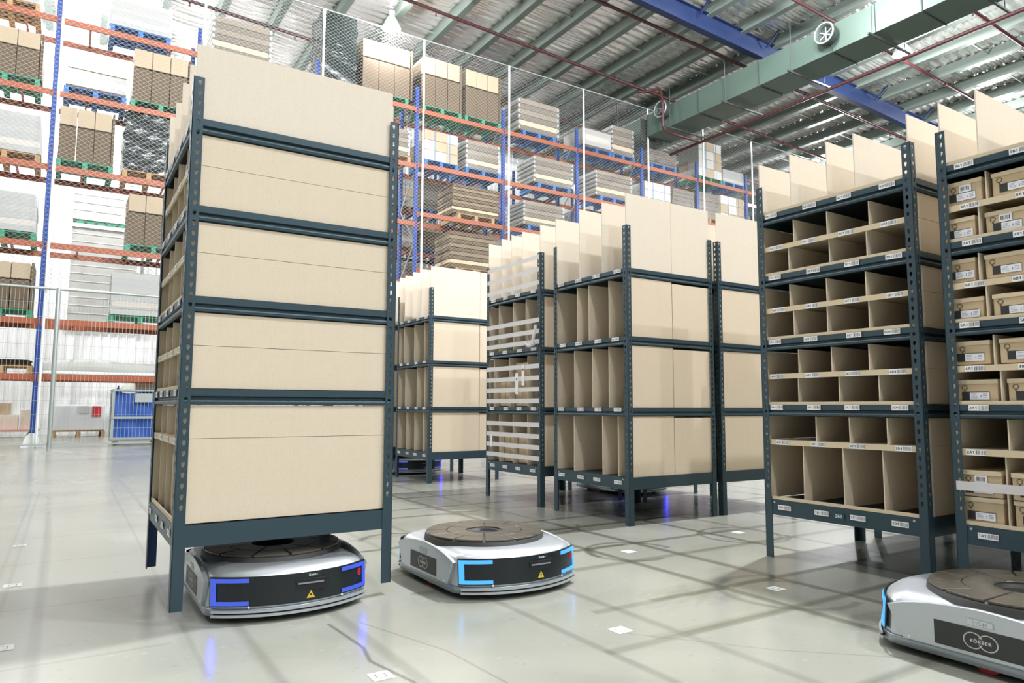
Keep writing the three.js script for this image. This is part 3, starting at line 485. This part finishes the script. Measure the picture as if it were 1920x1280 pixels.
const podA2 = pod({ ...TALL, x: PX, z: -9.27, rows: [D4[0], D4[0], D4[0]], top: [-.2, .15], label: 'tall shelf pod hidden behind the moving pod, beyond the furthest visible pod' });
const podD2 = pod({ ...GRID, x: 4.83 + A, z: ZD, rows: std8, top: [-.2, .1], label: 'grid-bin shelf pod hidden behind pod number 266' });
const podE2 = pod({ ...GRID, x: 4.83 + A, z: ZE, rows: std8, top: [-.2, .1], label: 'grid-bin shelf pod hidden behind the carton-filled pod' });
const MX = .9, MZ = -3.74, ML = .055;
const podM = pod({ ...GRID, x: MX, z: MZ, lift: ML, rows: std8, top: [-.24, 0, .24], label: 'large beige shelf pod in the left foreground, lifted by a robot' });

// tape strips on the taped pod
{
  const strip = (y, x, zc, len, n, lab) => { const t = thing('tape_strip', lab, 'tape', [x, y, zc], 'tape strips across the bins'); part(t, 'tape', bx(.0015, .042, len), MAT.tape); };
  const ys = [[.43, .53, .63, .735], [.955, 1.06, 1.165, 1.275], [1.5, 1.595, 1.7], [2.05, 2.17, 2.29]], nm = ['bottom', 'second', 'third', 'top'];
  ys.forEach((r, i) => r.forEach((y, k) => strip(y, PX - A - .003, ZC, 2 * A - .03, 0, `white tape strip across the ${nm[i]} bay of the taped pod, ${ORD[k]} from below`)));
  strip(.53, PX - A - .003, ZE, 2 * A - .03, 0, 'clear tape strip across the bottom cartons of the right-edge pod');
  [[-5.66, 1.12, .2], [-5.55, 1.2, .2]].forEach(([z, y, h], i) => { const t = thing('paper_tag', ['long white paper tag stuck left on the taped pod', 'long white paper tag with black dot on the taped pod'][i], 'tag', [PX - A - .006, y, z]); part(t, 'paper', bx(.001, h, .045), MAT.paper); part(t, 'printed_dot', bx(.0014, .02, .02), MAT.ink, -.0003, i ? .05 : .04, 0); });
  const tg = thing('paper_tag', 'small white tag on the bottom bay of the taped pod', 'tag', [PX - A - .006, .56, -6.13]); part(tg, 'paper', bx(.001, .12, .035), MAT.paper);
  const loop = thing('tape_tangle', 'crumpled loop of white tape hanging at the taped pod post', 'tape', [PX - A - .03, 1.55, ZC + A - .05]);
  part(loop, 'tape', new THREE.TubeGeometry(new THREE.CatmullRomCurve3([[0, .1, .02], [-.01, 0, 0], [-.015, -.06, -.02], [-.01, -.08, -.09], [-.02, -.05, -.13], [-.02, -.09, -.06], [-.01, -.07, .01]].map(p => new THREE.Vector3(...p))), 40, .016, 6), MAT.tape);
  // cartons behind the tape
  [[-5.885, .365, .22, .25], [-5.637, .365, .23, .25], [-5.97, .905, .24, .24], [-5.665, .905, .27, .42]].forEach(([z, y, w, h], i) => { const c = thing('carton', ['plain brown carton low behind the tape strips, left of two', 'plain brown carton low behind the tape strips, right of two', 'plain carton left in the second bay of the taped pod', 'tall plain carton centred in the second bay of the taped pod'][i], 'carton', [PX - .02, y, z]); part(c, 'body', rbx(.8, h, w - .03, .006), MAT.carton, 0, h / 2, 0); part(c, 'flap_seam', bx(.001, h, .004), MAT.cardBrown, -.4005, h / 2, 0); });
}
// cartons with slips in the right-edge pod
function slipCarton(x, y, z, w, h, label, sticker, group) {
  const t = thing('small_carton', label, 'carton', [x, y, z], group), d = .4, f = -d / 2;
  part(t, 'body', rbx(d, h, w, .004), MAT.carton, 0, h / 2, 0);
  part(t, 'lid', bx(d + .006, .02, w + .004), MAT.cardEdge, -.002, h - .008, 0);
  part(t, 'hand_slot', bx(.003, .04, Math.min(.12, w - .03)), MAT.ink, f - .0005, .036, -.01);
  part(t, 'paper_slip', cached('slp', () => new THREE.PlaneGeometry(.085, .036)), MAT.slip, f - .003, .035, .008, 0, -Math.PI / 2);
  part(t, 'printed_ring', cached('prg', () => new THREE.TorusGeometry(.011, .0016, 6, 18)), MAT.cardBrown, f - .001, h - .035, -w / 2 + .03, 0, Math.PI / 2);
  part(t, 'printed_dot', cyl(.004, .002, 8), MAT.cardBrown, f - .001, h - .052, -w / 2 + .03, 0, 0, Math.PI / 2);
  if (sticker) part(t, 'barcode_sticker', cached('bst', () => new THREE.PlaneGeometry(.055, .04)), MAT.barcode, f - .003, h - .035, -w / 2 + .085, 0, -Math.PI / 2);
  return t;
}
{
  const R = GRID, base = [R.rail + .046, R.trays[0] + .02, R.beams[0] + .035, R.trays[1] + .02, R.beams[1] + .035, R.trays[2] + .02, R.beams[2] + .035, R.trays[3] + .02];
  const DV = [-1.542, -1.524, -1.539, -1.562, -1.577, -1.603, -1.591, -1.555];
  [0, 2, 3, 4, 5, 6, 7].forEach((r) => {
    for (let c = 0; c < 2; c++) {
      const a = c ? DV[r] + .022 : -1.735, b = c ? -1.295 : DV[r] - .022, w = Math.min(b - a, .2), z = c ? a + w / 2 : (a + b) / 2, n = `in ${ORD[r]} row up, ${c ? 'second' : 'first'} column, right-edge pod`;
      slipCarton(PX - A + .225 + rr(0, .012), base[r], z, w, .112 + (r === 0 ? .008 : 0), `small carton with white slip ${n}`, (r === 7 && !c) || (r === 6 && c), 'small cartons in the right-edge pod');
      if (r === 0) slipCarton(PX - A + .222, base[r] + .126, z, w, .12, `small carton stacked on another ${n}`, true, 'small cartons in the right-edge pod');
    }
  });
  // the moving pod is filled with plain cartons
  for (let r = 0; r < 8; r++) for (let c = 0; c < 4; c++) {
    const t = thing('plain_carton', `plain carton in ${ORD[r]} row up, ${ORD[3 - c]} from front, lifted foreground pod`, 'carton', [MX - A + .25 + rr(0, .03), base[r] + ML, MZ - .36 + c * .24], 'plain cartons in the moving pod'), h = r === 0 ? .26 : .125;
    part(t, 'body', rbx(.42, h, .19, .005), (r + c) % 3 ? MAT.carton : MAT.cardPale, 0, h / 2, 0);
  }
}

// ---------------------------------------------------------------- shelf-carrying robots
const RW = .345, RS = .33, RB = .128, RR = (RW * RW + RB * RB) / (2 * RB);   // half width, half straight length, bow, bow radius
const endZ = (x, off = 0) => { const R = RR + off; return RS + RB - RR + Math.sqrt(Math.max(0, R * R - x * x)); };
function outline(inset, n = 16) {
  const p = [], a = RW - inset, c = .035; // corner chamfer
  const e = x => endZ(x, -inset);
  for (let i = 0; i <= n; i++) { const x = -a + c + (2 * a - 2 * c) * i / n; p.push([x, e(x)]); }
  p.push([a - .006, RS - .012 - inset * .2], [a, RS - .045]); p.push([a, -RS + .045], [a - .006, -RS + .012 + inset * .2]);
  for (let i = 0; i <= n; i++) { const x = a - c - (2 * a - 2 * c) * i / n; p.push([x, -e(x)]); }
  p.push([-a + .006, -RS + .012 + inset * .2], [-a, -RS + .045], [-a, RS - .045], [-a + .006, RS - .012 - inset * .2]);
  return p;
}
function loft(layers) { // [y, inset]
  const rings = layers.map(([y, i]) => outline(i).map(([x, z]) => [x, y, z])), n = rings[0].length, pos = [], idx = [];
  rings.forEach(r => r.forEach(p => pos.push(...p)));
  for (let k = 0; k < rings.length - 1; k++) for (let i = 0; i < n; i++) { const a = k * n + i, b = k * n + (i + 1) % n, c = a + n, d = b + n; idx.push(a, b, c, b, d, c); }
  const top = pos.length / 3; pos.push(0, layers.at(-1)[0], 0); const o = (rings.length - 1) * n; for (let i = 0; i < n; i++) idx.push(o + i, o + (i + 1) % n, top);
  const bot = pos.length / 3; pos.push(0, layers[0][0], 0); for (let i = 0; i < n; i++) idx.push((i + 1) % n, i, bot);
  const g = new THREE.BufferGeometry(); g.setAttribute('position', new THREE.Float32BufferAttribute(pos, 3)); g.setIndex(idx); g.computeVertexNormals(); return g;
}
// strip that follows the bowed end: x0..x1, y0..y1, thickness th, standing off the bow by off
function endStrip(x0, x1, y0, y1, off, th, lean = .0, n = 12) {
  const pos = [], idx = [];
  for (let i = 0; i <= n; i++) { const x = x0 + (x1 - x0) * i / n; for (const [y, o] of [[y0, off + th], [y1, off + th - lean * (y1 - y0)], [y1, off - lean * (y1 - y0)], [y0, off]]) pos.push(x, y, endZ(x, o)); }
  for (let i = 0; i < n; i++) for (let k = 0; k < 4; k++) { const a = i * 4 + k, b = i * 4 + (k + 1) % 4, c = a + 4, d = b + 4; idx.push(a, c, b, b, c, d); }
  const e = n * 4; idx.push(0, 1, 2, 0, 2, 3, e, e + 2, e + 1, e, e + 3, e + 2);
  const g = new THREE.BufferGeometry(); g.setAttribute('position', new THREE.Float32BufferAttribute(pos, 3)); g.setIndex(idx); const f = g.toNonIndexed(); f.computeVertexNormals(); return f;
}
function sector(r0, r1, a0, a1, h) { const s = new THREE.Shape(); s.absarc(0, 0, r1, a0, a1, false); s.absarc(0, 0, r0, a1, a0, true); const g = new THREE.ExtrudeGeometry(s, { depth: h, bevelEnabled: true, bevelSize: .002, bevelThickness: .002, bevelSegments: 1, curveSegments: 8 }); g.rotateX(-Math.PI / 2); return g; }
const RG = {
  shell: loft([[.055, .004], [.06, 0], [.165, .006], [.185, .014], [.2, .034], [.209, .06], [.213, .09]]),
  skirt: loft([[.022, .012], [.026, -.006], [.052, -.006], [.058, .0]]),
  chassis: loft([[.012, .06], [.05, .03]]),
  end: endStrip(-.338, .338, .066, .186, .002, .004, .07, 24),
  ledV: endStrip(-.337, -.318, .076, .176, .007, .004, .07, 2), ledT: endStrip(-.337, -.2, .163, .179, .0, .0045, .07, 6), ledB: endStrip(-.337, -.2, .072, .088, .0065, .0045, .07, 6),
  bump: endStrip(-.335, .335, .026, .037, .012, .008, 0, 24), bump2: endStrip(-.335, .335, .044, .054, .012, .008, 0, 24), bumpGap: endStrip(-.325, .325, .036, .045, .005, .008, 0, 24),
  outer: Array.from({ length: 12 }, (_, k) => sector(.205, .308, k * Math.PI / 6 + .025, (k + 1) * Math.PI / 6 - .025, .006)),
  inner: Array.from({ length: 6 }, (_, k) => sector(.1, .197, k * Math.PI / 3 + .03, (k + 1) * Math.PI / 3 - .03, .006)),
};
const sidePanel = (() => { const s = new THREE.Shape(); s.moveTo(-.26, .06); s.lineTo(.26, .06); s.lineTo(.315, .165); s.quadraticCurveTo(.2, .207, 0, .212); s.quadraticCurveTo(-.2, .207, -.315, .165); s.closePath(); const g = new THREE.ExtrudeGeometry(s, { depth: .012, bevelEnabled: true, bevelSize: .004, bevelThickness: .004, bevelSegments: 2, curveSegments: 14 }); g.rotateY(-Math.PI / 2); return g; })();
function robot(x, z, label, led = MAT.led, glow = new THREE.Color(.05, .3, 1), power = 8) {
  const t = thing('shelf_robot', label, 'robot', [x, 0, z]);
  part(t, 'shell', RG.shell, MAT.silver); part(t, 'skirt', RG.skirt, MAT.silverDark); part(t, 'chassis', RG.chassis, MAT.rubber);
  for (const [xx, zz] of [[-.2, .3], [.2, .3], [-.2, -.3], [.2, -.3]]) part(t, 'caster', cached('cas', () => moved(new THREE.CylinderGeometry(.025, .025, .03, 14), 0, 0, 0, 0, 0, Math.PI / 2)), MAT.rubber, xx, .025, zz);
  for (const s of [-1, 1]) part(t, 'drive_wheel', cached('drw', () => moved(new THREE.CylinderGeometry(.05, .05, .04, 20), 0, 0, 0, 0, 0, Math.PI / 2)), MAT.redPlastic, s * .3, .05, 0);
  for (const s of [1, -1]) {
    const e = new THREE.Group(); e.name = 'bumper_end'; e.rotation.y = s > 0 ? 0 : Math.PI; t.add(e);
    part(e, 'dark_panel', RG.end, MAT.panel); part(e, 'bumper_bar', RG.bump, MAT.silver); part(e, 'bumper_bar', RG.bump2, MAT.silver); part(e, 'bumper_gap', RG.bumpGap, MAT.rubber);
    for (const m of [1, -1]) for (const g of [RG.ledV, RG.ledT, RG.ledB]) { const gg = m > 0 ? g : cached('mir' + g.uuid, () => { const c = g.clone(); c.scale(-1, 1, 1); const p = c.attributes.position.array; for (let i = 0; i < p.length; i += 9) for (let q = 0; q < 3; q++) { const v = p[i + 3 + q]; p[i + 3 + q] = p[i + 6 + q]; p[i + 6 + q] = v; } c.computeVertexNormals(); return c; }); part(e, 'led_strip', gg, led); }
    part(e, 'sensor_slot', bx(.13, .045, .012), MAT.rubber, .05, .135, endZ(.05) - .001); part(e, 'sensor_bar', bx(.11, .006, .012), MAT.silverDark, .05, .142, endZ(.05) + .004);
    part(e, 'maker_mark', new THREE.PlaneGeometry(.066, .0165), MAT.maker, .06, .174, endZ(.06) + .0035, -.07);
    part(e, 'warning_sign', cached('wrn', () => { const g = extrude([[-.018, 0], [.018, 0], [0, .032]], .001); const p = g.attributes.position, u = g.attributes.uv; for (let i = 0; i < p.count; i++) u.setXY(i, p.getX(i) / .036 + .5, p.getY(i) / .036); return g; }), MAT.warn, .05, .078, endZ(.05) + .0065);
    part(e, 'indicator', bx(.014, .03, .004), MAT.redPlastic, .3, .14, endZ(.3) + .004);
    for (const q of [-.2, .2]) part(e, 'screw', cached('scr', () => moved(new THREE.CylinderGeometry(.005, .005, .004, 10), 0, 0, 0, Math.PI / 2)), MAT.white, q, .064, endZ(q) + .009);
    for (const m of [1, -1]) { const l = new THREE.RectAreaLight(glow, power, .012, .1); l.position.set(m * .329, .126, endZ(.329) + .016); l.rotation.y = Math.PI; l.name = 'led_light'; e.add(l); }
  }
  for (const s of [-1, 1]) {
    const p = part(t, 'side_panel', sidePanel, MAT.silver, s * (RW - .002) + (s > 0 ? .012 : 0), 0, 0);
    const f = s < 0 ? -1 : 1, off = s < 0 ? -.0175 : .0055, ry = s < 0 ? -Math.PI / 2 : Math.PI / 2;
    part(p, 'emblem_plate', cached('emb', () => new THREE.PlaneGeometry(.3, .082)), MAT.emblem, off, .112, 0, 0, ry); part(p, 'number_plate', cached('nmb', () => new THREE.PlaneGeometry(.085, .024)), MAT.number, off, .172, 0, 0, ry);
    for (const q of [-.24, .24]) part(p, 'screw', cached('scr2', () => moved(new THREE.CylinderGeometry(.005, .005, .004, 10), 0, 0, 0, 0, 0, Math.PI / 2)), MAT.white, off, .068, q);
  }
  const tt = part(t, 'turntable', cached('ttb', () => new THREE.LatheGeometry([[.085, .2], [.085, .236], [.3, .236], [.316, .23], [.32, .2]].map(p => new THREE.Vector2(...p)), 48)), MAT.padBase);
  part(tt, 'hub', cyl(.086, .02, 32), MAT.rubber, 0, .212, 0);
  RG.outer.forEach(g => part(tt, 'pad', g, MAT.pad, 0, .236, 0)); RG.inner.forEach(g => part(tt, 'pad', g, MAT.pad, 0, .236, 0));
  return t;
}
robot(1.95, -3.33, 'low silver robot with bright blue C-shaped lights standing alone in the centre');
robot(3.02, -1.22, 'low silver robot at the bottom right corner with number 91546');
robot(MX, -3.56, 'robot with deep blue lights carrying the moving shelf pod', MAT.ledDeep, new THREE.Color(.006, .015, 1), 90);
robot(5.2, -5.93, 'robot parked in the dark behind the legs of the middle shelf pod', MAT.ledDeep, new THREE.Color(.006, .012, 1), 150);
robot(4.1, -9.1, 'robot with violet lights behind the legs of the furthest pod', MAT.ledDeep, new THREE.Color(.01, .012, 1), 120);

// ---------------------------------------------------------------- floor markers
[[1.956, -2.244, 'white square floor marker in the open floor right of the central robot'], [3.05, -2.33, 'white square floor marker in the shadow before the bottom right robot'], [3.04, -3.4, 'white square floor marker in the aisle between two shelf pods'], [4.17, -3.49, 'white square floor marker at the back of the aisle'], [-.16, -4.4, 'faint floor marker second from the front at the left edge'], [-.18, -5.6, 'faint floor marker furthest back at the left edge'], [-.14, -3.3, 'faint floor marker nearest the viewer at the left edge'], [.95, -2.3, 'floor marker in front of the moving shelf pod']].forEach(([x, z, l]) => {
  const t = thing('floor_marker', l, 'marker', [x, 0, z]); part(t, 'sticker', cached('fmk', () => { const g = new THREE.PlaneGeometry(.075, .075); g.rotateX(-Math.PI / 2); return g; }), l.startsWith('faint') ? MAT.markerWorn : MAT.marker, 0, .0012, 0, 0, .0);
});
renderer.render(scene, camera);
